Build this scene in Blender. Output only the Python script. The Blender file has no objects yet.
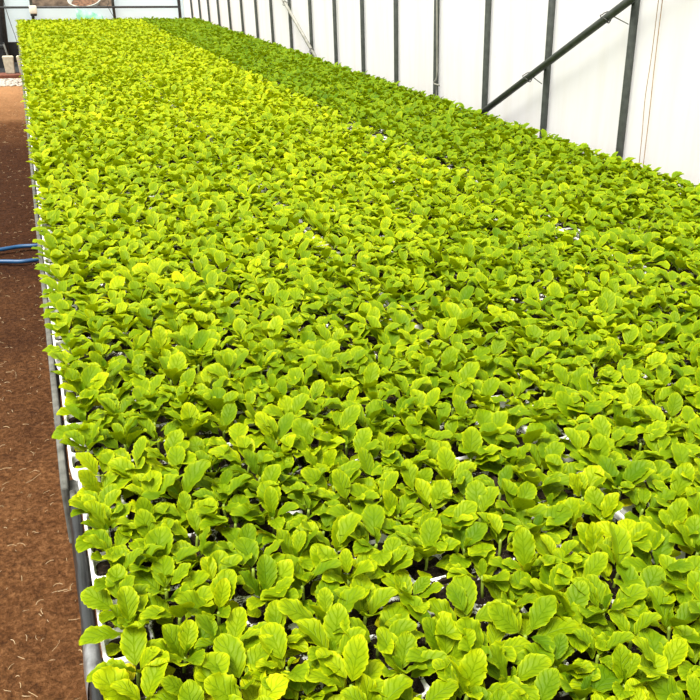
import bpy, bmesh, math, random
import numpy as np
from mathutils import Vector, Matrix, noise
random.seed(7); rng = np.random.default_rng(7)
SC = bpy.context.scene
COL = SC.collection
PI = math.pi

# ------------------------------------------------------------------ helpers
def tag(o, label=None, cat=None, group=None, kind=None):
    if label: o['label'] = label
    if cat: o['category'] = cat
    if group: o['group'] = group
    if kind: o['kind'] = kind
    return o

def obj(name, bm, mat, parent=None, smooth=False):
    me = bpy.data.meshes.new(name)
    bm.normal_update(); bm.to_mesh(me); bm.free()
    if smooth:
        me.shade_smooth()
    if mat: me.materials.append(mat)
    o = bpy.data.objects.new(name, me); COL.objects.link(o)
    if parent: o.parent = parent
    return o

def empty(name, loc=(0, 0, 0)):
    o = bpy.data.objects.new(name, None); COL.objects.link(o); o.location = loc
    o.empty_display_size = .02
    return o

def box(bm, lo, hi, bevel=0.0):
    x0, y0, z0 = lo; x1, y1, z1 = hi
    r = bmesh.ops.create_cube(bm, size=1.0)
    vs = r['verts']
    for v in vs:
        v.co = Vector(((x0+x1)/2+v.co.x*(x1-x0), (y0+y1)/2+v.co.y*(y1-y0), (z0+z1)/2+v.co.z*(z1-z0)))
    if bevel:
        es = list({e for v in vs for e in v.link_edges})
        bmesh.ops.bevel(bm, geom=es, offset=bevel, segments=2, profile=.5, affect='EDGES')

def tube(bm, pts, r, n=10, caps=True):
    pts = [Vector(p) for p in pts]
    rs = r if isinstance(r, (list, tuple)) else [r]*len(pts)
    rings = []; prev = None
    for i, p in enumerate(pts):
        d = (pts[min(i+1, len(pts)-1)]-pts[max(i-1, 0)]).normalized()
        a = prev if prev is not None else (Vector((0, 0, 1)) if abs(d.z) < .9 else Vector((1, 0, 0)))
        u = (a-d*a.dot(d)).normalized(); w = d.cross(u); prev = u
        rings.append([bm.verts.new(p+(u*math.cos(t)+w*math.sin(t))*rs[i]) for t in [2*PI*k/n for k in range(n)]])
    for A, B in zip(rings, rings[1:]):
        for k in range(n):
            bm.faces.new((A[k], A[(k+1) % n], B[(k+1) % n], B[k]))
    if caps:
        bm.faces.new(rings[0][::-1]); bm.faces.new(rings[-1])

def curve_pts(ctrl, n=12):
    P = [Vector(c) for c in ctrl]; P = [P[0]*2-P[1]]+P+[P[-1]*2-P[-2]]
    out = []
    for i in range(1, len(P)-2):
        for k in range(n):
            t = k/n; a, b, c, d = P[i-1], P[i], P[i+1], P[i+2]
            out.append(.5*((2*b)+(c-a)*t+(2*a-5*b+4*c-d)*t*t+(3*b-a-3*c+d)*t**3))
    out.append(P[-2]); return out

def lathe(bm, prof, n=24, loc=(0, 0, 0)):
    rings = [[bm.verts.new((loc[0]+r*math.cos(2*PI*k/n), loc[1]+r*math.sin(2*PI*k/n), loc[2]+z)) for k in range(n)] for r, z in prof]
    for A, B in zip(rings, rings[1:]):
        for k in range(n):
            bm.faces.new((A[k], A[(k+1) % n], B[(k+1) % n], B[k]))

# ------------------------------------------------------------------ materials
class NT:
    def __init__(s, name):
        s.m = bpy.data.materials.new(name); s.m.use_nodes = True
        s.t = s.m.node_tree; s.t.nodes.clear()
        s.out = s.n('ShaderNodeOutputMaterial')
    def n(s, typ, **kw):
        x = s.t.nodes.new(typ)
        for k, v in kw.items():
            if k.startswith('i_'):
                key = k[2:].replace('_', ' ')
                x.inputs[key].default_value = v
            else: setattr(x, k, v)
        return x
    def l(s, a, b): s.t.links.new(a, b)
    def ramp(s, fac, stops):
        r = s.n('ShaderNodeValToRGB'); e = r.color_ramp.elements
        while len(e) > 1: e.remove(e[-1])
        e[0].position, e[0].color = stops[0][0], (*stops[0][1], 1)
        for p, c in stops[1:]:
            q = e.new(p); q.color = (*c, 1)
        s.l(fac, r.inputs['Fac']); return r.outputs['Color']
    def mix(s, fac, a, b, typ='MIX'):
        x = s.n('ShaderNodeMix', data_type='RGBA', blend_type=typ)
        for v, sock in ((fac, x.inputs[0]), (a, x.inputs[6]), (b, x.inputs[7])):
            if hasattr(v, 'links'): s.l(v, sock)
            elif isinstance(v, (int, float)): sock.default_value = v
            else: sock.default_value = (*v, 1)
        return x.outputs[2]
    def math(s, op, a, b=None, c=None):
        x = s.n('ShaderNodeMath', operation=op)
        for v, sock in zip((a, b, c), x.inputs):
            if v is None: continue
            if hasattr(v, 'links'): s.l(v, sock)
            else: sock.default_value = v
        return x.outputs[0]
    def noise(s, scale, detail=4, rough=.55, vec=None):
        if vec is None:
            vec = s.n('ShaderNodeTexCoord').outputs['Object']
        x = s.n('ShaderNodeTexNoise', i_Scale=scale, i_Detail=detail, i_Roughness=rough)
        s.l(vec, x.inputs['Vector']); return x.outputs['Fac']
    def bump(s, h, strength=.4, dist=.01):
        b = s.n('ShaderNodeBump', i_Strength=strength, i_Distance=dist)
        s.l(h, b.inputs['Height']); return b.outputs['Normal']

def plain(name, c1, c2=None, rough=.6, metal=0., scale=30, bump=.15, spec=.3):
    t = NT(name); p = t.n('ShaderNodeBsdfPrincipled', i_Roughness=rough, i_Metallic=metal)
    p.inputs['Specular IOR Level'].default_value = spec
    nz = t.noise(scale)
    c2 = c2 or tuple(min(1, v*1.35+.004) for v in c1)
    t.l(t.ramp(nz, [(.3, c1), (.7, c2)]), p.inputs['Base Color'])
    if bump: t.l(t.bump(nz, bump, .004), p.inputs['Normal'])
    t.l(p.outputs[0], t.out.inputs[0]); return t.m

LEAF_RAMP = [(0., (.026, .076, .001)), (.3, (.080, .158, .001)), (.55, (.172, .258, .001)), (.8, (.38, .45, .0015)), (1., (.52, .48, .003))]
def leaf_material(name, per_object):
    """broad seedling leaf: green-to-yellow tint of the leaf, pale midrib and veins, light margin, thin and translucent"""
    t = NT(name)
    if per_object:
        tint = t.n('ShaderNodeSeparateColor'); oi = t.n('ShaderNodeObjectInfo'); t.l(oi.outputs['Color'], tint.inputs[0]); tv = tint.outputs[0]
    else:
        a = t.n('ShaderNodeAttribute', attribute_name='tint'); tv = a.outputs['Fac']
    uv = t.n('ShaderNodeUVMap'); sep = t.n('ShaderNodeSeparateXYZ'); t.l(uv.outputs[0], sep.inputs[0])
    u, v = sep.outputs[0], sep.outputs[1]
    av = t.math('ABSOLUTE', t.math('MULTIPLY_ADD', v, 2., -1.))
    edge = t.math('MAXIMUM', t.math('POWER', av, 5.), t.math('POWER', u, 9.))
    geo = t.n('ShaderNodeTexCoord'); k = 1. if not per_object else .055      # a single leaf is modelled at unit length
    blotch = t.noise(60*k, 3, .6, geo.outputs['Object'])
    f = t.math('ADD', tv, t.math('MULTIPLY_ADD', blotch, .34, -.17))
    f = t.math('ADD', f, t.math('MULTIPLY', edge, .30))
    # veins: midrib + forward-slanting side veins
    mid = t.math('SUBTRACT', 1., t.math('MINIMUM', t.math('MULTIPLY', av, 13.), 1.))
    ph = t.math('SUBTRACT', t.math('MULTIPLY_ADD', blotch, 1.2, t.math('MULTIPLY', u, 7.)), t.math('MULTIPLY', av, 2.0))
    sv = t.math('ABSOLUTE', t.math('SUBTRACT', t.math('FRACT', ph), .5))
    sv = t.math('SUBTRACT', 1., t.math('MINIMUM', t.math('MULTIPLY', sv, 6.), 1.))
    vein = t.math('MAXIMUM', mid, t.math('MULTIPLY', sv, .8))
    c = t.ramp(f, LEAF_RAMP)
    c = t.mix(t.math('MULTIPLY', vein, .30), c, (.05, .15, .001))
    stalk = t.math('LESS_THAN', u, .22)
    c = t.mix(t.math('MULTIPLY', stalk, .6), c, (.25, .33, .05))
    p = t.n('ShaderNodeBsdfPrincipled', i_Roughness=.5); p.inputs['Specular IOR Level'].default_value = .09
    t.l(c, p.inputs['Base Color'])
    puff = t.noise(420*k, 2, .5, geo.outputs['Object'])
    h = t.math('ADD', t.math('MULTIPLY', vein, -1.), t.math('MULTIPLY', puff, .5))
    nrm = t.bump(h, .6, .0012); t.l(nrm, p.inputs['Normal'])
    tr = t.n('ShaderNodeBsdfTranslucent'); t.l(t.mix(.5, c, (.34, .42, .001)), tr.inputs['Color'])
    mx = t.n('ShaderNodeMixShader'); mx.inputs[0].default_value = .24
    t.l(p.outputs[0], mx.inputs[1]); t.l(tr.outputs[0], mx.inputs[2]); t.l(mx.outputs[0], t.out.inputs[0])
    return t.m

M = {}
M['leaf'] = leaf_material('seedling_leaf', True)
M['leaf_mass'] = leaf_material('seedling_leaf_mass', False)
M['stem'] = plain('pale_green_stem', (.17, .25, .02), (.24, .32, .04), .5)
def tray_mat():
    """white plastic; webs and cell walls painted soil-dark as gap shade, outer rim white"""
    t = NT('white_tray_plastic'); p = t.n('ShaderNodeBsdfPrincipled', i_Roughness=.45)
    co = t.n('ShaderNodeTexCoord').outputs['Object']; sx = t.n('ShaderNodeSeparateXYZ'); t.l(co, sx.inputs[0])
    n1 = t.noise(30, 5, .7, co); n2 = t.noise(300, 3, .6, co)
    web_shade = t.math('GREATER_THAN', t.math('ADD', n1, t.math('MULTIPLY', n2, .35)), .64)
    inner = t.math('GREATER_THAN', sx.outputs[0], .028)
    wallm = t.math('MULTIPLY', t.math('LESS_THAN', sx.outputs[2], -.0035), inner)
    m = t.math('MAXIMUM', t.math('MULTIPLY', web_shade, inner), wallm)  # shade of the gaps between plants put into the tray colour
    c = t.mix(m, t.ramp(n1, [(.3, (.76, .76, .73)), (.7, (.84, .84, .82))]), t.ramp(n2, [(.35, (.008, .006, .004)), (.7, (.06, .042, .026))]))
    t.l(c, p.inputs['Base Color']); t.l(p.outputs[0], t.out.inputs[0]); return t.m
M['tray'] = tray_mat()
def soil_mat():
    t = NT('dark_potting_mix'); p = t.n('ShaderNodeBsdfPrincipled', i_Roughness=.95); p.inputs['Specular IOR Level'].default_value = .1
    n1 = t.noise(260, 4, .7); n2 = t.noise(900, 2, .5)
    c = t.ramp(n1, [(.3, (.006, .004, .003)), (.55, (.022, .015, .009)), (.75, (.06, .04, .025))])
    c = t.mix(t.math('GREATER_THAN', n2, .70), c, (.30, .26, .2))
    t.l(c, p.inputs['Base Color']); t.l(t.bump(n1, .9, .006), p.inputs['Normal']); t.l(p.outputs[0], t.out.inputs[0]); return t.m
M['soil'] = soil_mat()
def earth_mat():
    t = NT('red_brown_earth'); p = t.n('ShaderNodeBsdfPrincipled', i_Roughness=.95); p.inputs['Specular IOR Level'].default_value = .12
    co = t.n('ShaderNodeTexCoord').outputs['Object']
    fine = t.noise(85, 8, .72, co); mid = t.noise(14, 4, .6, co); big = t.noise(1.7, 2, .5, co)
    c = t.ramp(fine, [(.36, (.026, .009, .003)), (.5, (.165, .066, .020)), (.66, (.40, .19, .075))])
    c = t.mix(.35, c, t.ramp(mid, [(.3, (.13, .048, .014)), (.7, (.29, .125, .042))]))
    # roof shade over the path painted into its colour, with uneven outline
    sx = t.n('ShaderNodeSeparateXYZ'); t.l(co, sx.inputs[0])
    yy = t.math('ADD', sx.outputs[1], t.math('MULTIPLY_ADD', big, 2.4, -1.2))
    roof_shade = t.ramp(t.math('DIVIDE', yy, 12.), [(.14, (0, 0, 0)), (.27, (1, 1, 1)), (.50, (1, 1, 1)), (.64, (0, 0, 0))])
    c = t.mix(t.math('MULTIPLY', roof_shade, 1.), c, t.mix(1., c, (.33, .28, .27), 'MULTIPLY'))
    far_light = t.ramp(t.math('DIVIDE', yy, 12.), [(.58, (0, 0, 0)), (.72, (1, 1, 1))])  # far end painted brighter, as lit earth beyond the roof shade
    c = t.mix(t.math('MULTIPLY', far_light, .6), c, (.66, .35, .16))
    t.l(c, p.inputs['Base Color'])
    h = t.math('ADD', fine, t.math('MULTIPLY', mid, .8)); t.l(t.bump(h, 1., .03), p.inputs['Normal'])
    t.l(p.outputs[0], t.out.inputs[0]); return t.m
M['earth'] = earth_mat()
def film_mat(name, col, stain):
    t = NT(name); co = t.n('ShaderNodeTexCoord').outputs['Object']
    mp = t.n('ShaderNodeMapping'); t.l(co, mp.inputs[0]); mp.inputs['Scale'].default_value = (1, 5, .6)
    st = t.noise(2.2, 5, .65, mp.outputs[0]); sp = t.noise(60, 2, .5, co)
    c = t.ramp(st, [(.3, stain), (.55, col), (1., col)])
    c = t.mix(t.math('GREATER_THAN', sp, .79), c, tuple(v*.8 for v in stain))
    d = t.n('ShaderNodeBsdfDiffuse'); tr = t.n('ShaderNodeBsdfTranslucent'); g = t.n('ShaderNodeBsdfGlossy', i_Roughness=.45)
    t.l(c, d.inputs['Color']); t.l(c, tr.inputs['Color'])
    nb = t.bump(st, .25, .02); t.l(nb, d.inputs['Normal']); t.l(nb, g.inputs['Normal'])
    m1 = t.n('ShaderNodeMixShader'); m1.inputs[0].default_value = .56; t.l(d.outputs[0], m1.inputs[1]); t.l(tr.outputs[0], m1.inputs[2])
    m2 = t.n('ShaderNodeMixShader'); m2.inputs[0].default_value = .04; t.l(m1.outputs[0], m2.inputs[1]); t.l(g.outputs[0], m2.inputs[2])
    t.l(m2.outputs[0], t.out.inputs[0]); return t.m
M['film'] = film_mat('white_greenhouse_film', (.92, .92, .895), (.86, .855, .80))
M['film_far'] = film_mat('bluish_greenhouse_film', (.80, .94, .96), (.76, .90, .94))
M['steel'] = plain('dull_grey_steel', (.040, .046, .040), (.075, .083, .073), .55, .25, 40, .1)
M['steel_dark'] = plain('dark_steel', (.03, .033, .032), (.06, .06, .06), .55, .2, 40, .1)
M['pale_pipe'] = plain('pale_plastic_pipe', (.16, .16, .13), (.30, .29, .25), .5, 0, 25, .1)
M['wire'] = plain('dark_wire', (.03, .03, .03), (.08, .08, .07), .5, .5, 60, 0)
M['black_film'] = plain('black_plastic_sheet', (.009, .010, .010), (.022, .025, .025), .42, 0, 18, .6, .5)
M['grey_wood'] = plain('weathered_grey_timber', (.045, .045, .038), (.15, .15, .13), .8, 0, 45, .5)
M['clear_tape'] = plain('cloudy_tape', (.07, .073, .073), (.24, .245, .245), .3, 0, 60, .5, .6)
M['hose'] = plain('blue_hose', (.006, .045, .125), (.012, .08, .19), .4, 0, 20, .1, .45)
M['string'] = plain('orange_brown_string', (.26, .14, .05), (.38, .24, .11), .8, 0, 40, 0)
M['block'] = plain('pale_beige_block', (.46, .42, .31), (.66, .62, .49), .85, 0, 35, .5)
M['black_box'] = plain('black_plastic', (.012, .013, .014), (.03, .03, .03), .5, 0, 20, .1)
M['rust'] = plain('rust_red_timber', (.10, .035, .022), (.20, .075, .045), .8, 0, 25, .4)
M['pink'] = plain('salmon_plastic', (.60, .23, .16), (.75, .34, .26), .5, 0, 12, .05)
M['cream'] = plain('cream_plastic', (.72, .69, .55), (.80, .77, .63), .45, 0, 20, .05)
M['gravel'] = plain('pale_gravel', (.30, .27, .22), (.52, .48, .42), .9, 0, 45, .9)
M['straw'] = plain('dry_straw', (.42, .29, .14), (.66, .50, .30), .8, 0, 60, 0)
M['bank'] = plain('dark_earth_bank', (.018, .012, .008), (.17, .12, .08), .95, 0, 9, .8)
M['enamel'] = plain('pale_enamel', (.34, .35, .31), (.50, .51, .45), .4, 0, 15, .05)
M['clay'] = plain('orange_clay', (.03, .018, .012), (.22, .11, .06), .9, 0, 30, .4)
def green_film():
    t = NT('thin_green_film'); p = t.n('ShaderNodeBsdfPrincipled', i_Roughness=.35)
    t.l(t.ramp(t.noise(14), [(.35, (.25, .58, .42)), (.65, (.62, .85, .74))]), p.inputs['Base Color'])
    tr = t.n('ShaderNodeBsdfTranslucent', i_Color=(.45, .8, .62, 1))
    m = t.n('ShaderNodeMixShader'); m.inputs[0].default_value = .45
    t.l(p.outputs[0], m.inputs[1]); t.l(tr.outputs[0], m.inputs[2]); t.l(m.outputs[0], t.out.inputs[0]); return t.m
M['green_film'] = green_film()

# ------------------------------------------------------------------ dimensions (metres; ground z = 0, bench runs along +Y)
CAM_Z = 1.1594
RIM = 0.5394                     # tray rim height
COLX = [-.022, .603, 1.228]      # left edge of each tray column
TW, TD, GAP = .618, .3475, .008  # tray width, depth
PY = TD+GAP
Y0 = .636+GAP/2-PY               # near edge of the front tray row
NROW = 27
NX, NY = 13, 8
PX_, PYC = .0471, .0427          # cell pitch
WALL_X, LEAN = 1.95, math.tan(math.radians(2.6))
def wx(z): return WALL_X-LEAN*(z-RIM)
FAR_Y = 11.33

# ------------------------------------------------------------------ setting: ground, walls
def grid_obj(name, xs, ys, fz, mat):
    X, Y = np.meshgrid(xs, ys); nx, ny = len(xs), len(ys)
    bm = bmesh.new()
    vs = [[bm.verts.new((x, y, fz(x, y))) for x in xs] for y in ys]
    for j in range(ny-1):
        for i in range(nx-1):
            bm.faces.new((vs[j][i], vs[j][i+1], vs[j+1][i+1], vs[j+1][i]))
    return obj(name, bm, mat, smooth=True)
xs = list(np.linspace(-4, -.6, 12))+list(np.linspace(-.55, .1, 60))+list(np.linspace(.2, 4, 14))
ys = list(np.linspace(-3, .6, 10))+list(np.linspace(.7, 4.5, 230))+list(np.linspace(4.55, 11.6, 160))
def gz(x, y):
    return (noise.noise((x*9, y*9, 1.))*.006+noise.noise((x*32, y*32, 4.))*.0035+noise.noise((x*2, y*2, 7.))*.008)-.006
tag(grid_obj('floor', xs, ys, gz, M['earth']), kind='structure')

# film side wall: leaning sheet, slightly pulled in at each post, real 4 mm skin
POST_Y = [2.468, 2.968, 3.466, 3.982, 4.493, 5.006, 5.51, 6.034, 6.544, 7.08, 7.581, 8.12, 8.639, 9.155, 9.663, 10.17, 10.68]
def side_film():
    bm = bmesh.new(); ys = np.linspace(-1.5, FAR_Y+.03, 250); zs = np.linspace(0, 2.4, 26)
    rows = []
    for y in ys:
        b = .010*abs(math.sin(PI*(y-2.468)/.514))
        rows.append([bm.verts.new((wx(z)+.019+b*.6+.004*noise.noise((y*3, z*2, 0))+.0025*noise.noise((y*14, z*3, 5)), y, z)) for z in zs])
    for A, B in zip(rows, rows[1:]):
        for k in range(len(zs)-1): bm.faces.new((A[k], A[k+1], B[k+1], B[k]))
    o = obj('wall_right', bm, M['film'], smooth=True)
    return tag(o, kind='structure')
side_film()
# far film wall: lower and upper bands with an opening between the two posts
def far_film(name, x0, x1, z0, z1, mat, y=FAR_Y+.02):
    bm = bmesh.new(); nx = max(3, int((x1-x0)*26)); nz = max(3, int((z1-z0)*20)); g = []
    for i in range(nx+1):
        x = x0+(x1-x0)*i/nx
        g.append([bm.verts.new((x, y+.006*noise.noise((x*6, (z0+(z1-z0)*j/nz)*5, 2)), z0+(z1-z0)*j/nz)) for j in range(nz+1)])
    for A, B in zip(g, g[1:]):
        for j in range(nz): bm.faces.new((A[j], B[j], B[j+1], A[j+1]))
    return tag(obj(name, bm, mat, smooth=True), kind='structure')
far_film('wall_far', -.20, 1.99, .235, .62, M['film_far'])
far_film('wall_far_upper', -.20, .165, .622, 2.4, M['film_far'])
far_film('wall_far_end', 1.11, 1.99, .622, 2.4, M['film_far'])
far_film('wall_far_top', .165, 1.11, 1.35, 2.4, M['film_far'])
far_film('trim_1', -.20, 1.99, 0, .233, M['black_box'])            # black skirt under the film
far_film('wall_far_dark', -3.5, -.205, 0, 2.4, M['black_box'])
# earth bank seen through the opening
def bank():
    bm = bmesh.new(); g = []
    for i in range(40):
        x = -.3+i*.05; row = []
        for j in range(24):
            y = 12.3+j*.06; z = .53+max(0, (j-6))*.06 if j > 0 else -.02
            row.append(bm.verts.new((x, y, z+(.03*noise.noise((x*7, y*7, 3))+.015*noise.noise((x*22, y*22, 8)) if j > 0 else 0))))
        g.append(row)
    for A, B in zip(g, g[1:]):
        for j in range(23): bm.faces.new((A[j], B[j], B[j+1], A[j+1]))
    tag(obj('earth_bank', bm, M['bank'], smooth=True), kind='structure')
bank()

# ------------------------------------------------------------------ wall posts, braces, strings
ORD = ['zeroth', 'first', 'second', 'third', 'fourth', 'fifth', 'sixth', 'seventh', 'eighth', 'ninth', 'tenth', 'eleventh', 'twelfth', 'thirteenth', 'fourteenth', 'fifteenth', 'sixteenth', 'seventeenth', 'eighteenth', 'nineteenth', 'twentieth', 'twenty-first', 'twenty-second', 'twenty-third', 'twenty-fourth', 'twenty-fifth', 'twenty-sixth', 'twenty-seventh', 'twenty-eighth', 'twenty-ninth', 'thirtieth', 'thirty-first', 'thirty-second', 'thirty-third', 'thirty-fourth', 'thirty-fifth', 'thirty-sixth', 'thirty-seventh', 'thirty-eighth', 'thirty-ninth']
special = {0: 'grey steel post nearest the camera, crossed by the long brace pipe at its top',
           1: 'grey steel wall post crossed halfway up by the long dark brace pipe',
           2: 'grey steel wall post at the foot of the long dark brace pipe',
           3: 'grey steel wall post with a loose cord hanging down its side',
           7: 'grey steel wall post at the foot of the thin pale brace pipe',
           8: 'grey steel wall post crossed near its top by the thin pale brace'}
for i, y in enumerate(POST_Y):
    bm = bmesh.new()
    tube(bm, [(wx(0)-.001, y, -.02), (wx(RIM), y, RIM), (wx(2.35), y, 2.35)], .0138 if i < 4 else .0125, 14)
    o = obj('wall_post', bm, M['steel'], smooth=True)
    tag(o, special.get(i, f'grey steel post on the white plastic wall, {ORD[i+1]} from the near end'), 'post', 'steel posts along the plastic side wall')

def in_wall(y, z, off=.0): return (wx(z)-off, y, z)
def brace(name, label, a, b, r, mat, ties, end):
    root = empty(name, in_wall(a[0], a[1], end)); tag(root, label, 'pipe')
    L = root.location.copy()
    bm = bmesh.new(); tube(bm, [Vector(in_wall(*a, end))-L, Vector(in_wall(*b, end))-L], r, 14); obj('pipe', bm, mat, root, True)
    for t, post in ties:
        y, z = a[0]+(b[0]-a[0])*t, a[1]+(b[1]-a[1])*t
        c = Vector(in_wall(y, z, end))-L
        d = (Vector(in_wall(*b, end))-Vector(in_wall(*a, end))).normalized(); n = Vector((-1, 0, -LEAN)).normalized(); s = d.cross(n)
        bm = bmesh.new(); rr = r*1.35
        loop = [c+d*(.010*math.sin(th*2))+(n*math.cos(th)+s*math.sin(th))*rr*(1+.25*(th > 5.6)) for th in np.linspace(0, 6.1, 18)]
        tube(bm, curve_pts(loop, 2), .0019, 6)
        p0 = loop[4]-d*.004; tube(bm, curve_pts([p0, p0-d*.016-s*.024, p0+d*.014-s*.030, p0+d*.03-s*.012, Vector(in_wall(post, z-.015, .015))-L+n*.006], 6), .0018, 6)
        obj('wire_tie', bm, M['wire'], root, True)
    return root
brace('brace_pipe', 'long dark grey brace pipe slanting across three posts of the white side wall',
      (3.60, .452), (1.55, 1.535), .0138, M['steel'], ((.265, 2.968), (.50, 2.468)), .029)
brace('brace_pipe', 'thin pale brace pipe slanting down to a far post of the side wall',
      (5.72, .475), (7.4, 1.255), .0115, M['pale_pipe'], ((.135, 6.034), (.50, 6.544)), .028)

def strand(name, label, cat, pts, r, mat, n=6):
    bm = bmesh.new(); tube(bm, curve_pts(pts, 6), r, n); return tag(obj(name, bm, mat, smooth=True), label, cat)
strand('hanging_string', 'left one of two thin orange brown strings hanging on the white wall', 'string',
       [in_wall(2.366, 2.2, -.012), in_wall(2.364, 1.2, -.006), in_wall(2.368, .9, -.008), in_wall(2.372, .75, -.006), in_wall(2.364, .6, -.006), in_wall(2.362, .35, -.008)], .0013, M['string'])
strand('hanging_string', 'right one of two thin orange brown strings, nearest the frame edge', 'string',
       [in_wall(2.346, 2.2, -.012), in_wall(2.345, 1.2, -.006), in_wall(2.348, .9, -.008), in_wall(2.341, .7, -.006), in_wall(2.340, .55, -.006), in_wall(2.339, .35, -.008)], .0015, M['string'])
strand('hanging_rope', 'thin grey rope hanging beside the fourth wall post, knotted near plants', 'rope',
       [in_wall(3.975, 1.5, .018), in_wall(3.945, 1.0, .018), in_wall(3.935, .75, .018), in_wall(3.93, .64, .02), in_wall(3.955, .605, .024), in_wall(3.90, .60, .02), in_wall(3.93, .585, .02), in_wall(3.93, .45, .018)], .004, M['pale_pipe'])

# far wall frame
def far_post(name, x, r, mat, label, z1=2.35, lean=0.):
    bm = bmesh.new(); tube(bm, [(x, FAR_Y-.01, -.02), (x+lean, FAR_Y-.01, z1)], r, 12)
    return tag(obj(name, bm, mat, smooth=True), label, 'post')
far_post('end_wall_post', -.20, .030, M['steel_dark'], 'thick dark post at the left end of the bluish far wall', lean=.09)
far_post('end_wall_post', .158, .016, M['steel'], 'grey post of the far wall carrying the cream box')
far_post('end_wall_post', 1.118, .017, M['steel'], 'grey post of the far wall right of the dark opening', lean=-.05)
far_post('corner_post', 1.925, .019, M['steel_dark'], 'dark corner post where far wall meets white side wall', lean=-.06)
bm = bmesh.new(); tube(bm, [(-.2, FAR_Y-.035, .622), (1.92, FAR_Y-.035, .616)], .0125, 10)
tag(obj('cross_rail', bm, M['steel_dark'], smooth=True), 'dark horizontal rail running across the bluish far wall', 'rail')
r = empty('junction_box', (.170, FAR_Y-.048, .552)); tag(r, 'small cream box with dark underside on the far wall post', 'box')
bm = bmesh.new(); box(bm, (-.042, -.03, 0), (.042, .025, .088), .008); obj('box_body', bm, M['cream'], r, True)
bm = bmesh.new(); box(bm, (-.036, -.024, -.026), (.036, .02, 0), .005); tube(bm, [(-.004, 0, -.02), (-.004, 0, -.05)], .012, 10); obj('cable_fitting', bm, M['black_box'], r, True)
strand('thin_cable', 'thin dark cable sagging down the far wall beside its left post', 'cable',
       [(-.16, FAR_Y-.02, .95), (-.14, FAR_Y-.03, .68), (-.105, FAR_Y-.03, .46), (-.062, FAR_Y-.03, .24), (-.05, FAR_Y-.02, .02)], .0032, M['wire'])
strand('loose_wire', 'thin bent wire end hanging left of the far wall post beside the opening', 'wire',
       [(1.03, FAR_Y-.05, .76), (1.05, FAR_Y-.05, .66), (1.03, FAR_Y-.05, .64), (1.075, FAR_Y-.05, .54), (1.11, FAR_Y-.03, .49)], .003, M['wire'])
# basin on the bank
r = empty('basin', (.865, 12.52, .575)); tag(r, 'pale oval basin with orange clay lying on the bank beyond the opening', 'basin')
bm = bmesh.new(); lathe(bm, [(.001, .0), (.12, .0), (.165, .05), (.185, .10), (.195, .104), (.190, .112), (.178, .108), (.155, .05), (.11, .014), (.001, .012)], 32)
b_ = obj('basin_bowl', bm, M['enamel'], r, True)
bm = bmesh.new(); lathe(bm, [(.001, .075), (.08, .065), (.158, .052)], 24); obj('clay_lump', bm, M['clay'], r, True)
r.rotation_euler = (math.radians(28), math.radians(-8), 0); r.scale = (1.15, 1., 1.)
# green film leaning on the far wall
def gfilm():
    bm = bmesh.new(); g = []
    for i in range(15):
        x = .655+.31*i/14; top = .60-.03*(i/14)-.05*(i/14)**2+.006*math.sin(i*1.7)
        g.append([bm.verts.new((x+.012*noise.noise((i, j, 3.)), FAR_Y-.06-.12*(1-j/10)+.018*noise.noise((i*.6, j*.6, 2.)), top*j/10)) for j in range(11)])
    for A, B in zip(g, g[1:]):
        for j in range(10): bm.faces.new((A[j], B[j], B[j+1], A[j+1]))
    o = obj('plastic_sheet', bm, M['green_film'], smooth=True)
    s = o.modifiers.new('thickness', 'SOLIDIFY'); s.thickness = .001
    tag(o, 'crumpled pale green plastic sheet leaning on far wall behind the seedlings', 'plastic sheet')
gfilm()

# ------------------------------------------------------------------ things on the ground by the far end
def block(x, y, label):
    bm = bmesh.new(); r = bmesh.ops.create_cube(bm, size=1.)
    for v in r['verts']:
        k = 1. if v.co.z > 0 else .82
        v.co = Vector((x+v.co.x*.112*k+(.004 if v.co.z < 0 else 0), y+v.co.y*.10*k, .028+(v.co.z+.5)*.175))
    bmesh.ops.bevel(bm, geom=bm.edges[:], offset=.007, segments=2, affect='EDGES')
    tag(obj('block', bm, M['block']), label, 'block', 'pale blocks on the timber')
block(-.170, 10.02, 'pale beige block on the rust timber, farther from the bench')
block(-.030, 10.02, 'pale beige block on the rust timber, right against the seedling bench')
bm = bmesh.new(); box(bm, (-1.4, 9.88, -.01), (.02, 10.10, .028), .006)
tag(obj('timber_beam', bm, M['rust']), 'rust brown timber lying on the ground under two pale blocks', 'beam')
bm = bmesh.new(); tube(bm, [(-.175, 10.3, -.01), (-.168, 10.31, .15), (-.195, 10.33, .295)], [.012, .011, .009], 8)
tag(obj('wooden_stake', bm, M['grey_wood'], smooth=True), 'thin grey wooden stake standing behind the pale block', 'stake')
def sheet():
    bm = bmesh.new(); g = []
    for i in range(30):
        x = -1.3+1.42*i/29
        g.append([bm.verts.new((x, 10.13+1.15*j/19, .012+.012*noise.noise((x*6, j*.7, 4.))+.004*noise.noise((x*25, j*2., 9.)))) for j in range(20)])
    for A, B in zip(g, g[1:]):
        for j in range(19): bm.faces.new((A[j], B[j], B[j+1], A[j+1]))
    o = obj('ground_sheet', bm, M['black_box'], smooth=True); m = o.modifiers.new('thickness', 'SOLIDIFY'); m.thickness = .002
    tag(o, 'black plastic sheet spread on the ground behind the rust brown timber', 'sheet')
sheet()
r = empty('crate', (-.40, 10.85, 0)); tag(r, 'black crate on the ground in front of the dark left end', 'crate')
bm = bmesh.new(); box(bm, (-.19, -.17, .0), (.19, .17, .25), .01); obj('crate_body', bm, M['black_box'], r)
bm = bmesh.new(); box(bm, (-.2, -.18, .225), (.2, .18, .262), .008); obj('crate_rim', bm, M['black_film'], r)
bm = bmesh.new(); r2 = bmesh.ops.create_cube(bm, size=1.)
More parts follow.
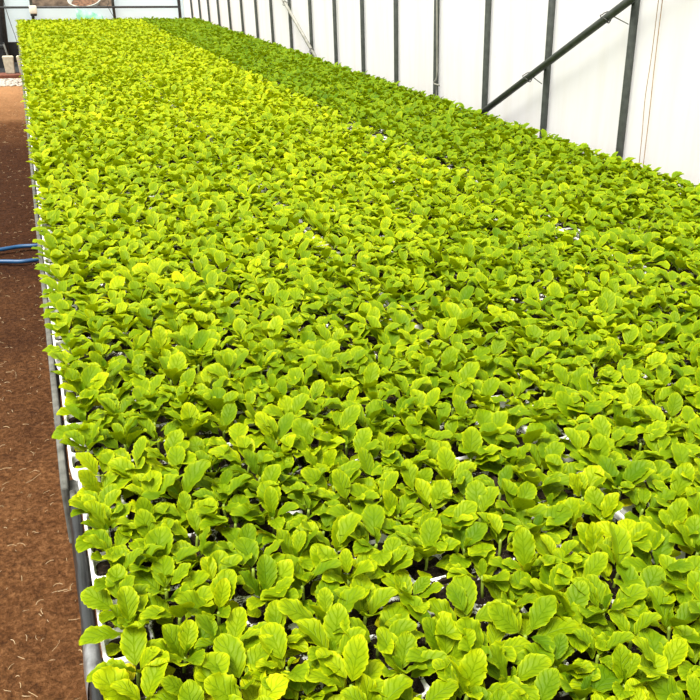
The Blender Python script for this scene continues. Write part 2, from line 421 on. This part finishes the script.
for v in r2['verts']:
    k = 1. if v.co.z > 0 else .85; v.co = Vector((-.34+v.co.x*.22*k, 10.85+v.co.y*.2*k, .263+(v.co.z+.5)*.14))
bmesh.ops.bevel(bm, geom=bm.edges[:], offset=.015, segments=3, affect='EDGES')
tag(obj('plastic_tub', bm, M['pink'], smooth=True), 'salmon pink plastic tub on top of the black crate', 'tub')
# gravel strip: uncountable
def gravel():
    bm = bmesh.new(); rr = random.Random(5)
    for k in range(900):
        x = rr.uniform(-.7, .05); y = rr.uniform(9.25, 9.8)
        s = rr.uniform(.008, .02); 
        m = Matrix.Translation((x, y, gz(x, y)+s*.25)) @ Matrix.Rotation(rr.uniform(0, 6), 4, 'Z') @ Matrix.Diagonal((s*rr.uniform(.8, 1.6), s, s*.55, 1))
        bmesh.ops.create_icosphere(bm, subdivisions=1, radius=1., matrix=m)
    tag(obj('gravel', bm, M['gravel'], smooth=True), 'strip of pale gravel across the path before the timber', 'gravel', kind='stuff')
gravel()
# straw litter on the path: uncountable
def straw():
    bm = bmesh.new(); rr = random.Random(3)
    for k in range(700):
        x = rr.uniform(-.42, -.03); y = 1.0+8.*rr.random()**1.7
        a = rr.uniform(0, PI); L = rr.uniform(.002, .011)*(1 if rr.random() < .93 else 2.4); c = rr.uniform(-.35, .35)
        pts = []
        for s in (-1, -.3, .4, 1):
            px, py = x+math.cos(a+c*s)*L*s, y+math.sin(a+c*s)*L*s
            pts.append((px, py, gz(px, py)+.002+.003*(1-abs(s))))
        tube(bm, pts, rr.uniform(.0003, .0006), 4, False)
    tag(obj('straw_litter', bm, M['straw']), 'dry straw bits and root fibres scattered on the earth path', 'straw', kind='stuff')
straw()
# hose
bm = bmesh.new()
tube(bm, curve_pts([(.75, 3.60, .012), (.40, 3.73, .012), (.05, 3.765, .012), (-.064, 3.757, .012), (-.134, 3.765, .012), (-.216, 3.745, .012), (-.36, 3.72, .012), (-.44, 3.675, .012), (-.40, 3.62, .012), (-.214, 3.580, .012), (-.136, 3.553, .012), (-.069, 3.556, .012), (.06, 3.575, .012), (.3, 3.5, .012), (.6, 3.3, .012)], 8), .0088, 12)
tag(obj('garden_hose', bm, M['hose'], smooth=True), 'blue garden hose looping out from under the bench onto the path', 'hose')

# ------------------------------------------------------------------ bench
BENCH_TOP = RIM-.046
bench = empty('seedling_bench', (.9, 4.6, 0)); tag(bench, 'long low bench edged with grey timber, carrying all the white trays', 'bench')
BO = Vector((.9, 4.6, 0))
YB0, YB1 = Y0-.03, Y0+NROW*PY+.02
def bpart(name, bm, mat, smooth=False):
    bmesh.ops.translate(bm, verts=bm.verts, vec=-BO); return obj(name, bm, mat, bench, smooth)
yy = 1.0; segs = []
while yy < YB1:
    segs.append((yy, min(yy+1.42, YB1))); yy += 1.425
bm = bmesh.new(); box(bm, (-.0245, YB0, BENCH_TOP-.085), (-.016, 1.0, BENCH_TOP+.020), .003); bpart('side_board', bm, M['grey_wood'])
for a, b in segs:
    bm = bmesh.new(); box(bm, (-.0345+random.uniform(-.001, .001), a, BENCH_TOP-.07), (-.025, b, BENCH_TOP+.026+random.uniform(-.003, .002)), .003); bpart('side_board', bm, M['grey_wood'])
bm = bmesh.new(); box(bm, (1.864, YB0, BENCH_TOP-.07), (1.880, YB1, BENCH_TOP+.02), .003); bpart('side_board', bm, M['grey_wood'])
y = YB0+.04
while y < YB1:
    bm = bmesh.new(); box(bm, (-.024, y, BENCH_TOP-.022), (1.863, y+.05, BENCH_TOP), .002); bpart('cross_slat', bm, M['grey_wood']); y += PY/2
for y in np.linspace(YB0+.2, YB1-.2, 7):
    for x in (.04, .9, 1.76):
        bm = bmesh.new(); box(bm, (x-.025, y-.025, -.02), (x+.025, y+.025, BENCH_TOP-.072), .003); bpart('leg', bm, M['grey_wood'])
    bm = bmesh.new(); box(bm, (-.024, y-.02, BENCH_TOP-.072), (1.863, y+.02, BENCH_TOP-.023), .002); bpart('cross_beam', bm, M['grey_wood'])
# black plastic wrapped round the near side board
def sleeve():
    bm = bmesh.new(); rings = []
    ys = list(np.linspace(YB0-.01, .985, 60))
    for k, y in enumerate(ys):
        e = max(0, (y-.955)/.03); sc = 1-.55*min(1, e)**2
        ring = []
        for t in np.linspace(0, 2*PI, 20, endpoint=False):
            cx, cz = -.0205, BENCH_TOP-.034
            rx, rz = .0078, .058
            ct, st = math.cos(t), math.sin(t)
            px = cx+rx*math.copysign(abs(ct)**.6, ct)*sc; pz = cz+rz*math.copysign(abs(st)**.6, st)*sc
            w = .003*noise.noise((y*16, t*2, 1))+.0022*noise.noise((y*45, t*3, 6))
            ring.append(bm.verts.new((min(px+w*(1 if ct < 0 else .3), -.0125), y, pz+w)))
        rings.append(ring)
    for A, B in zip(rings, rings[1:]):
        for k in range(20): bm.faces.new((A[k], A[(k+1) % 20], B[(k+1) % 20], B[k]))
    bm.faces.new(rings[0]); bm.faces.new(rings[-1][::-1])
    o = bpart('plastic_sleeve', bm, M['black_film'], True); o['label'] = 'black plastic sheet wrapped over the near side board'
    bm = bmesh.new(); rings = []
    for y in np.linspace(.655, .715, 9):
        b = 1.12+.10*math.sin((y-.655)/.06*PI)
        rings.append([bm.verts.new((min(-.0205+.0086*b*math.copysign(abs(math.cos(t))**.7, math.cos(t)), -.0115), y+.006*math.sin(t*2), BENCH_TOP-.036+.056*b*math.copysign(abs(math.sin(t))**.7, math.sin(t))+.003*noise.noise((y*60, t*2, 2)))) for t in np.linspace(0, 2*PI, 20, endpoint=False)])
    for A, B in zip(rings, rings[1:]):
        for k in range(20): bm.faces.new((A[k], A[(k+1) % 20], B[(k+1) % 20], B[k]))
    o = bpart('tape_wrap', bm, M['clear_tape'], True); o['label'] = 'cloudy grey tape wrapped round the sleeve'
sleeve()

# ------------------------------------------------------------------ trays
def rsq(h, n=20, p=.37):
    out = []
    for k in range(n):
        t = 2*PI*k/n+PI/4; c, s = math.cos(t), math.sin(t)
        out.append((h*math.copysign(abs(c)**p, c), h*math.copysign(abs(s)**p, s)))
    return out
def rsq2(hx, hy, n=20):
    return [(x*hx, y*hy) for x, y in rsq(1., n)]
def sqr(hx, hy, n=20):
    out = []
    for k in range(n):
        t = 2*PI*k/n+PI/4; c, s = math.cos(t), math.sin(t); m = max(abs(c), abs(s)); out.append((hx*c/m, hy*s/m))
    return out
MX, MY = (TW-NX*PX_)/2, (TD-NY*PYC)/2
def cell_xy(i, j): return MX+(i+.5)*PX_, MY+(j+.5)*PYC      # from the tray's near left corner
def tray_mesh():
    bm = bmesh.new(); n = 20; hx_, hy_ = .0219, .0197
    for i in range(NX):
        for j in range(NY):
            cx, cy = cell_xy(i, j)
            O = [bm.verts.new((cx+x, cy+y, 0)) for x, y in sqr(PX_/2, PYC/2, n)]
            A = [bm.verts.new((cx+x, cy+y, .0)) for x, y in rsq2(hx_+.001, hy_+.001, n)]
            B = [bm.verts.new((cx+x, cy+y, -.002)) for x, y in rsq2(hx_, hy_, n)]
            C = [bm.verts.new((cx+x, cy+y, -.044)) for x, y in rsq2(hx_*.62, hy_*.62, n)]
            for P, Q in ((O, A), (A, B), (B, C)):
                for k in range(n): bm.faces.new((P[k], P[(k+1) % n], Q[(k+1) % n], Q[k]))
            bm.faces.new(C)
    # rounded rim and outer skirt
    def loop(inset, z, rad=.014):
        pts = []
        for (qx, qy, a0) in ((TW-inset-rad, TD-inset-rad, 0), (inset+rad, TD-inset-rad, PI/2), (inset+rad, inset+rad, PI), (TW-inset-rad, inset+rad, 1.5*PI)):
            for k in range(6):
                a = a0+PI/2*k/5; pts.append((qx+rad*math.cos(a), qy+rad*math.sin(a), z))
        return [bm.verts.new(p) for p in pts]
    inner = [bm.verts.new(p) for p in []]
    L = [loop(min(MX, MY)-.0002, 0, .0004), loop(.0035, .0005, .010), loop(.001, -.0005, .012), loop(0, -.003), loop(.001, -.018), loop(.0045, -.0195, .012), loop(.008, -.0445, .012)]
    for P, Q in zip(L, L[1:]):
        m = len(P)
        for k in range(m): bm.faces.new((P[k], P[(k+1) % m], Q[(k+1) % m], Q[k]))
    bm.normal_update(); bmesh.ops.recalc_face_normals(bm, faces=bm.faces)
    me = bpy.data.meshes.new('seedling_tray'); bm.to_mesh(me); bm.free(); me.materials.append(M['tray']); return me
def soil_mesh():
    bm = bmesh.new(); n = 10; rr = random.Random(2)
    for i in range(NX):
        for j in range(NY):
            cx, cy = cell_xy(i, j); d = rr.uniform(-.014, -.008)
            c = bm.verts.new((cx, cy, d+.002))
            r1 = [bm.verts.new((cx+x*.55, cy+y*.55, d+rr.uniform(-.002, .003))) for x, y in rsq2(.0206, .0185, n)]
            r2 = [bm.verts.new((cx+x, cy+y, d-.002)) for x, y in rsq2(.0206, .0185, n)]
            for k in range(n):
                bm.faces.new((c, r1[k], r1[(k+1) % n])); bm.faces.new((r1[k], r2[k], r2[(k+1) % n], r1[(k+1) % n]))
    me = bpy.data.meshes.new('potting_soil'); bm.to_mesh(me); bm.free(); me.materials.append(M['soil']); me.shade_smooth(); return me
tray_me, soil_me = tray_mesh(), soil_mesh()
SIDE = ['along the earth path', 'of the middle line', 'along the plastic wall']
trays = {}
for k in range(NROW):
    for c in range(3):
        x, y = COLX[c]+random.uniform(-.0015, .0015)+{0: .014, 1: .011, 2: .003}.get(k, 0.), Y0+k*PY+random.uniform(-.002, .002)+GAP/2
        o = bpy.data.objects.new('seedling_tray', tray_me); COL.objects.link(o); o.location = (x, y, RIM); o.rotation_euler.z = random.uniform(-.003, .003) if k > 1 else .005
        tag(o, f'white plastic cell tray {SIDE[c]}, {ORD[k+1]} from the near end', 'tray', 'white cell trays on the bench')
        s = bpy.data.objects.new('potting_soil', soil_me); COL.objects.link(s); s.parent = o
        s['label'] = 'dark crumbly soil filling the cells'
        trays[k, c] = (x, y, o.rotation_euler.z)

# ------------------------------------------------------------------ seedlings
def leaf_geo(L, W, phi0, bend, fold, ruffle, ph, nu, nv, pet=.24, crenate=.07, side=0.):
    """vertex array (nu+1)*(nv+1) of a leaf whose stalk starts at the origin and runs along +x, rising at phi0"""
    s = np.linspace(0, 1, nu+1); ph_s = phi0-bend*s**1.4
    ds = np.diff(s, prepend=0)*L
    cx = np.cumsum(np.cos(ph_s)*ds); cz = np.cumsum(np.sin(ph_s)*ds)
    t = np.clip((s-pet)/(1-pet), 0, 1)
    w = W*np.maximum(np.sin(PI*np.clip(t, 0, 1)**1.12), 0)**.62
    w = w*(1+crenate*np.sin(2*PI*7.5*t+ph)*(t > .15))
    w = np.maximum(w, .0011*np.where(s > .97, .3, 1.))
    v = np.linspace(-1, 1, nv+1)
    S, V = np.meshgrid(s, v, indexing='ij'); Wd = w[:, None]*np.ones_like(V)
    T = t[:, None]
    up = Wd*(fold*np.abs(V)**1.4)+ruffle*W*np.sin(2*PI*(2.6*T)+ph+np.sign(V)*1.3)*V**2*(T > 0)*np.minimum(1, T*4)
    shape = np.cos(ph_s)[:, None], np.sin(ph_s)[:, None]
    lat = V*Wd*np.cos(fold*np.abs(V)*.6)
    X = cx[:, None]-shape[1]*up; Z = cz[:, None]+shape[0]*up; Y = lat+side*L*S**2
    co = np.stack([X, Y, Z], -1).reshape(-1, 3)
    uv = np.stack([S, (V+1)/2], -1).reshape(-1, 2)
    return co, uv
def leaf_faces(nu, nv):
    q = []
    for i in range(nu):
        for j in range(nv):
            a = i*(nv+1)+j; q.append((a, a+nv+1, a+nv+2, a+1))
    return np.array(q)

def leaf_params(rr, kind):
    if kind == 'cot':
        return dict(L=1., W=.33, phi0=rr.uniform(.25, .75), bend=rr.uniform(.2, .9), fold=rr.uniform(.0, .25), ruffle=.05, ph=rr.uniform(0, 6), pet=.34, crenate=.0, side=rr.uniform(-.05, .05))
    if kind == 'young':
        return dict(L=1., W=.23, phi0=rr.uniform(1.05, 1.4), bend=rr.uniform(.1, .6), fold=rr.uniform(.4, .8), ruffle=.10, ph=rr.uniform(0, 6), pet=.18, crenate=.06, side=0)
    return dict(L=1., W=rr.uniform(.225, .275), phi0=rr.uniform(.55, 1.22), bend=rr.uniform(.2, 1.05), fold=rr.uniform(.08, .45), ruffle=rr.uniform(.05, .13), ph=rr.uniform(0, 6), pet=rr.uniform(.2, .28), crenate=rr.uniform(.035, .06), side=rr.uniform(-.08, .08))
prr = random.Random(11)
PARAMS = {'cot': [leaf_params(prr, 'cot') for _ in range(8)], 'young': [leaf_params(prr, 'young') for _ in range(6)], 'true': [leaf_params(prr, 'true') for _ in range(22)]}

def plant_spec(rr):
    """list of leaves: (kind, shape number, azimuth, length, base height, tint)"""
    out = []; a0 = rr.uniform(0, 2*PI)
    for k in range(2):
        if rr.random() < .95:
            out.append(('cot', rr.randrange(8), a0+k*PI+rr.uniform(-.4, .4), rr.uniform(.026, .033), rr.uniform(-.003, .003), rr.choice((.6, .65, .7, .9))))
    n = rr.choice((5, 6, 6, 7, 7)); a = a0+PI/2+rr.uniform(-.4, .4)
    for k in range(n):
        L = (.049, .053, .053, .050, .046, .040, .033)[k]*rr.uniform(.88, 1.14)
        out.append(('true', rr.randrange(22), a, L, -.001+.0030*k, min(.9, max(.18, rr.gauss(.50, .055)))))
        a += 2.4+rr.uniform(-.45, .45)
    if rr.random() < .7: out.append(('young', rr.randrange(6), a, rr.uniform(.016, .024), .014, rr.uniform(.25, .5)))
    return out

# cells: position of every planted cell
EMPTY = [(.353, .603, .020), (1.275, 1.64, .035), (.605, .72, .017)]   # bare cells visible in the photo (x, y, radius)
def region_tint(x, y):
    d = 0.
    if x > 1.23: d -= .03+.11*min(1, max(0, (y-1.8)/2.2))
    else: d += -.03+.145*min(1, max(0, (y-.9)/3.))
    d += .05*noise.noise((x*1.5, y*1.2, 3.))
    return d
cells = []
for (k, c), (tx, ty, tr) in trays.items():
    for i in range(NX):
        for j in range(NY):
            lx, ly = cell_xy(i, j); x, y = tx+lx*math.cos(tr)-ly*math.sin(tr), ty+ly+lx*math.sin(tr)
            if any(math.hypot(x-a, y-b) < r for a, b, r in EMPTY): continue
            p_miss = .008
            if c == 2 and i == 0 and y > 1.3: p_miss = .30          # thin line along the gap between tray columns
            if c == 1 and i == NX-1 and y > 1.3: p_miss = .12
            if random.random() < p_miss: continue
            cells.append((x, y, k, c, i, j))

# camera (needed to choose the 300 nearest seedlings in the frame)
cam_d = bpy.data.cameras.new('camera'); cam = bpy.data.objects.new('camera', cam_d); COL.objects.link(cam)
Rw = Matrix(((0.9377277, -0.1381010, 0.3187394), (-0.3472012, -0.4013237, 0.8475793), (0.0108661, -0.9054653, -0.4242812)))
rot = Matrix((Rw.col[0], -Rw.col[1], -Rw.col[2])).transposed()
cam.matrix_world = Matrix.Translation((0, 0, CAM_Z)) @ rot.to_4x4()
cam_d.sensor_width = 36; cam_d.lens = 830/700*36; cam_d.clip_start = .02; cam_d.clip_end = 100
SC.camera = cam
def px(p):
    q = rot.transposed() @ (Vector(p)-Vector((0, 0, CAM_Z)))
    return 350+830*q.x/-q.z, 350-830*q.y/-q.z, -q.z
near = []
for idx, (x, y, *_r) in enumerate(cells):
    u, v, d = px((x, y, RIM+.03))
    if d > 0 and -12 < u < 712 and v < 716: near.append((d, idx))
near.sort(); near_set = [i for _d, i in near[:300]]; near_lookup = set(near_set)

# --- individual seedlings
NU, NV = 40, 8
F_NEAR = leaf_faces(NU, NV)
def leaf_mesh(name, prm):
    co, uv = leaf_geo(nu=NU, nv=NV, **prm)
    me = bpy.data.meshes.new(name); me.from_pydata(co.tolist(), [], F_NEAR.tolist())
    ul = me.uv_layers.new(name='UVMap'); li = np.empty(len(me.loops), dtype=np.int32); me.loops.foreach_get('vertex_index', li)
    ul.data.foreach_set('uv', uv[li].ravel()); me.shade_smooth(); me.materials.append(M['leaf']); return me
LEAF_ME = {k: [leaf_mesh({'cot': 'seed_leaf', 'young': 'young_leaf', 'true': 'leaf'}[k], p) for p in v] for k, v in PARAMS.items()}
bm = bmesh.new(); tube(bm, [(0, 0, -.012), (.0006, 0, .004), (0, .0005, .014), (0, 0, .018)], [.0018, .0016, .0019, .0014], 8)
stem_me = bpy.data.meshes.new('stem'); bm.to_mesh(stem_me); bm.free(); stem_me.shade_smooth(); stem_me.materials.append(M['stem'])
NAME = {'cot': 'seed_leaf', 'young': 'young_leaf', 'true': 'leaf'}
def build_proto(rr):
    root = bpy.data.objects.new('leafy_seedling', None); root.empty_display_size = .01
    kids = []
    s = bpy.data.objects.new('stem', stem_me); s.parent = root; kids.append(s)
    for kind, n, az, L, zb, tint in plant_spec(rr):
        o = bpy.data.objects.new(NAME[kind], LEAF_ME[kind][n]); o.parent = root
        o.location = (0, 0, zb); o.rotation_euler = (rr.uniform(-.18, .18), rr.uniform(-.12, .12), az); o.scale = (L, L*rr.uniform(.92, 1.06), L)
        o.color = (tint, 0, 0, 1); kids.append(o)
    return root, kids
protos = [build_proto(random.Random(100+k)) for k in range(24)]
LOOK = ('yellowish', 'light green', 'fresh green', 'deeper green')
crr = random.Random(21)
row_name = {0: 'front', 1: 'second', 2: 'third', 3: 'fourth'}
for m, idx in enumerate(near_set):
    x, y, k, c, i, j = cells[idx]
    root, kids = protos[m % len(protos)]
    r = root.copy(); COL.objects.link(r)
    r.location = (x+crr.uniform(-.004, .004), y+crr.uniform(-.004, .004), RIM-.006)
    r.rotation_euler = (crr.uniform(-.14, .14), crr.uniform(-.14, .14), crr.uniform(0, 2*PI)); s = crr.uniform(.9, 1.14); r.scale = (s, s, s)
    dt = crr.gauss(0, .045)+region_tint(x, y)
    look = LOOK[0 if dt > .06 else 1 if dt > .005 else 2 if dt > -.05 else 3]
    n_across = c*NX+i+1
    tag(r, f'{look} seedling, {ORD[n_across]} in from the path, {ORD[j+1]} cell line of the {row_name[k]} tray row', 'seedling', 'leafy seedlings in the near trays')
    for kd in kids:
        q = kd.copy(); COL.objects.link(q); q.parent = r
        if kd.name.split('.')[0] != 'stem':
            q.color = (min(1, max(.05, kd.color[0]+dt+crr.gauss(0, .028))), 0, 0, 1)
            q.rotation_euler = (kd.rotation_euler.x+crr.uniform(-.1, .1), kd.rotation_euler.y+crr.uniform(-.16, .16), kd.rotation_euler.z+crr.uniform(-.3, .3))
for root, kids in protos:
    for kd in kids: bpy.data.objects.remove(kd)
    bpy.data.objects.remove(root)

# --- the remaining thousands as one mass
def mass():
    LOD = [(12, 6), (7, 4), (5, 2)]
    geo = [{k: [leaf_geo(nu=a, nv=b, **{**p, 'crenate': p['crenate']*(.8 if a > 10 else 0)}) for p in v] for k, v in PARAMS.items()} for a, b in LOD]
    fac = [leaf_faces(a, b) for a, b in LOD]
    specs = [plant_spec(random.Random(900+k)) for k in range(60)]
    rr = random.Random(77)
    VC, VF, VT, VU, base = [], [], [], [], 0
    for idx, (x, y, k, c, i, j) in enumerate(cells):
        if idx in near_lookup: continue
        u, v, d = px((x, y, RIM+.03))
        lod = 0 if abs(d) < 2.2 else 1 if d < 5 else 2
        sp = rr.choice(specs); yaw = rr.uniform(0, 2*PI); sc = rr.uniform(.9, 1.14); dt = rr.gauss(0, .04)+region_tint(x, y)
        ox, oy = x+rr.uniform(-.004, .004), y+rr.uniform(-.004, .004)
        tx, ty = rr.uniform(-.14, .14), rr.uniform(-.14, .14)
        for kind, n, az, L, zb, tint in sp:
            co, uv = geo[lod][kind][n]
            a = az+yaw+rr.uniform(-.3, .3); ca, sa = math.cos(a), math.sin(a); s = L*sc
            P = co*s; q = np.empty_like(P)
            q[:, 0] = P[:, 0]*ca-P[:, 1]*sa+ox; q[:, 1] = P[:, 0]*sa+P[:, 1]*ca+oy
            q[:, 2] = P[:, 2]+zb*sc+RIM-.006+tx*(q[:, 0]-ox)+ty*(q[:, 1]-oy)
            VC.append(q); VF.append(fac[lod]+base); VU.append(uv); base += len(q)
            VT.append(np.full(len(q), min(1, max(.05, tint+dt+rr.gauss(0, .028)))))
    co = np.concatenate(VC); fa = np.concatenate(VF); tt = np.concatenate(VT); uv = np.concatenate(VU)
    me = bpy.data.meshes.new('seedling_mass'); nf = len(fa)
    me.vertices.add(len(co)); me.vertices.foreach_set('co', co.astype(np.float32).ravel())
    me.loops.add(nf*4); me.loops.foreach_set('vertex_index', fa.astype(np.int32).ravel())
    me.polygons.add(nf); me.polygons.foreach_set('loop_start', np.arange(0, nf*4, 4, dtype=np.int32))
    me.update(calc_edges=True)
    ul = me.uv_layers.new(name='UVMap'); ul.data.foreach_set('uv', uv[fa.ravel()].astype(np.float32).ravel())
    at = me.attributes.new('tint', 'FLOAT', 'POINT'); at.data.foreach_set('value', tt.astype(np.float32))
    me.shade_smooth(); me.materials.append(M['leaf_mass'])
    o = bpy.data.objects.new('seedling_mass', me); COL.objects.link(o)
    tag(o, 'dense carpet of light green seedlings filling the farther trays of the bench', 'seedlings', kind='stuff')
    print('mass faces', nf, 'cells', len(cells))
mass()

# ------------------------------------------------------------------ light
w = bpy.data.worlds.new('sky'); SC.world = w; w.use_nodes = True
nt = w.node_tree; bg = nt.nodes['Background']; bg.inputs['Color'].default_value = (1., .985, .96, 1); bg.inputs['Strength'].default_value = .75
sd = bpy.data.lights.new('sun', 'SUN'); sun = bpy.data.objects.new('sun', sd); COL.objects.link(sun)
sd.energy = 4.6; sd.angle = math.radians(25); sd.color = (1, .97, .90)
dirv = Vector((.42, .22, -1.))           # light travels right, forward and down
sun.rotation_euler = dirv.to_track_quat('-Z', 'Y').to_euler(); sun.location = (-2, -2, 5)

vs = SC.view_settings
vs.view_transform = 'Standard'; vs.look = 'None'; vs.gamma = 1; vs.exposure = 0.85; vs.use_curve_mapping = False
SC.cycles.max_bounces = 8; SC.cycles.transmission_bounces = 6; SC.cycles.use_denoising = True
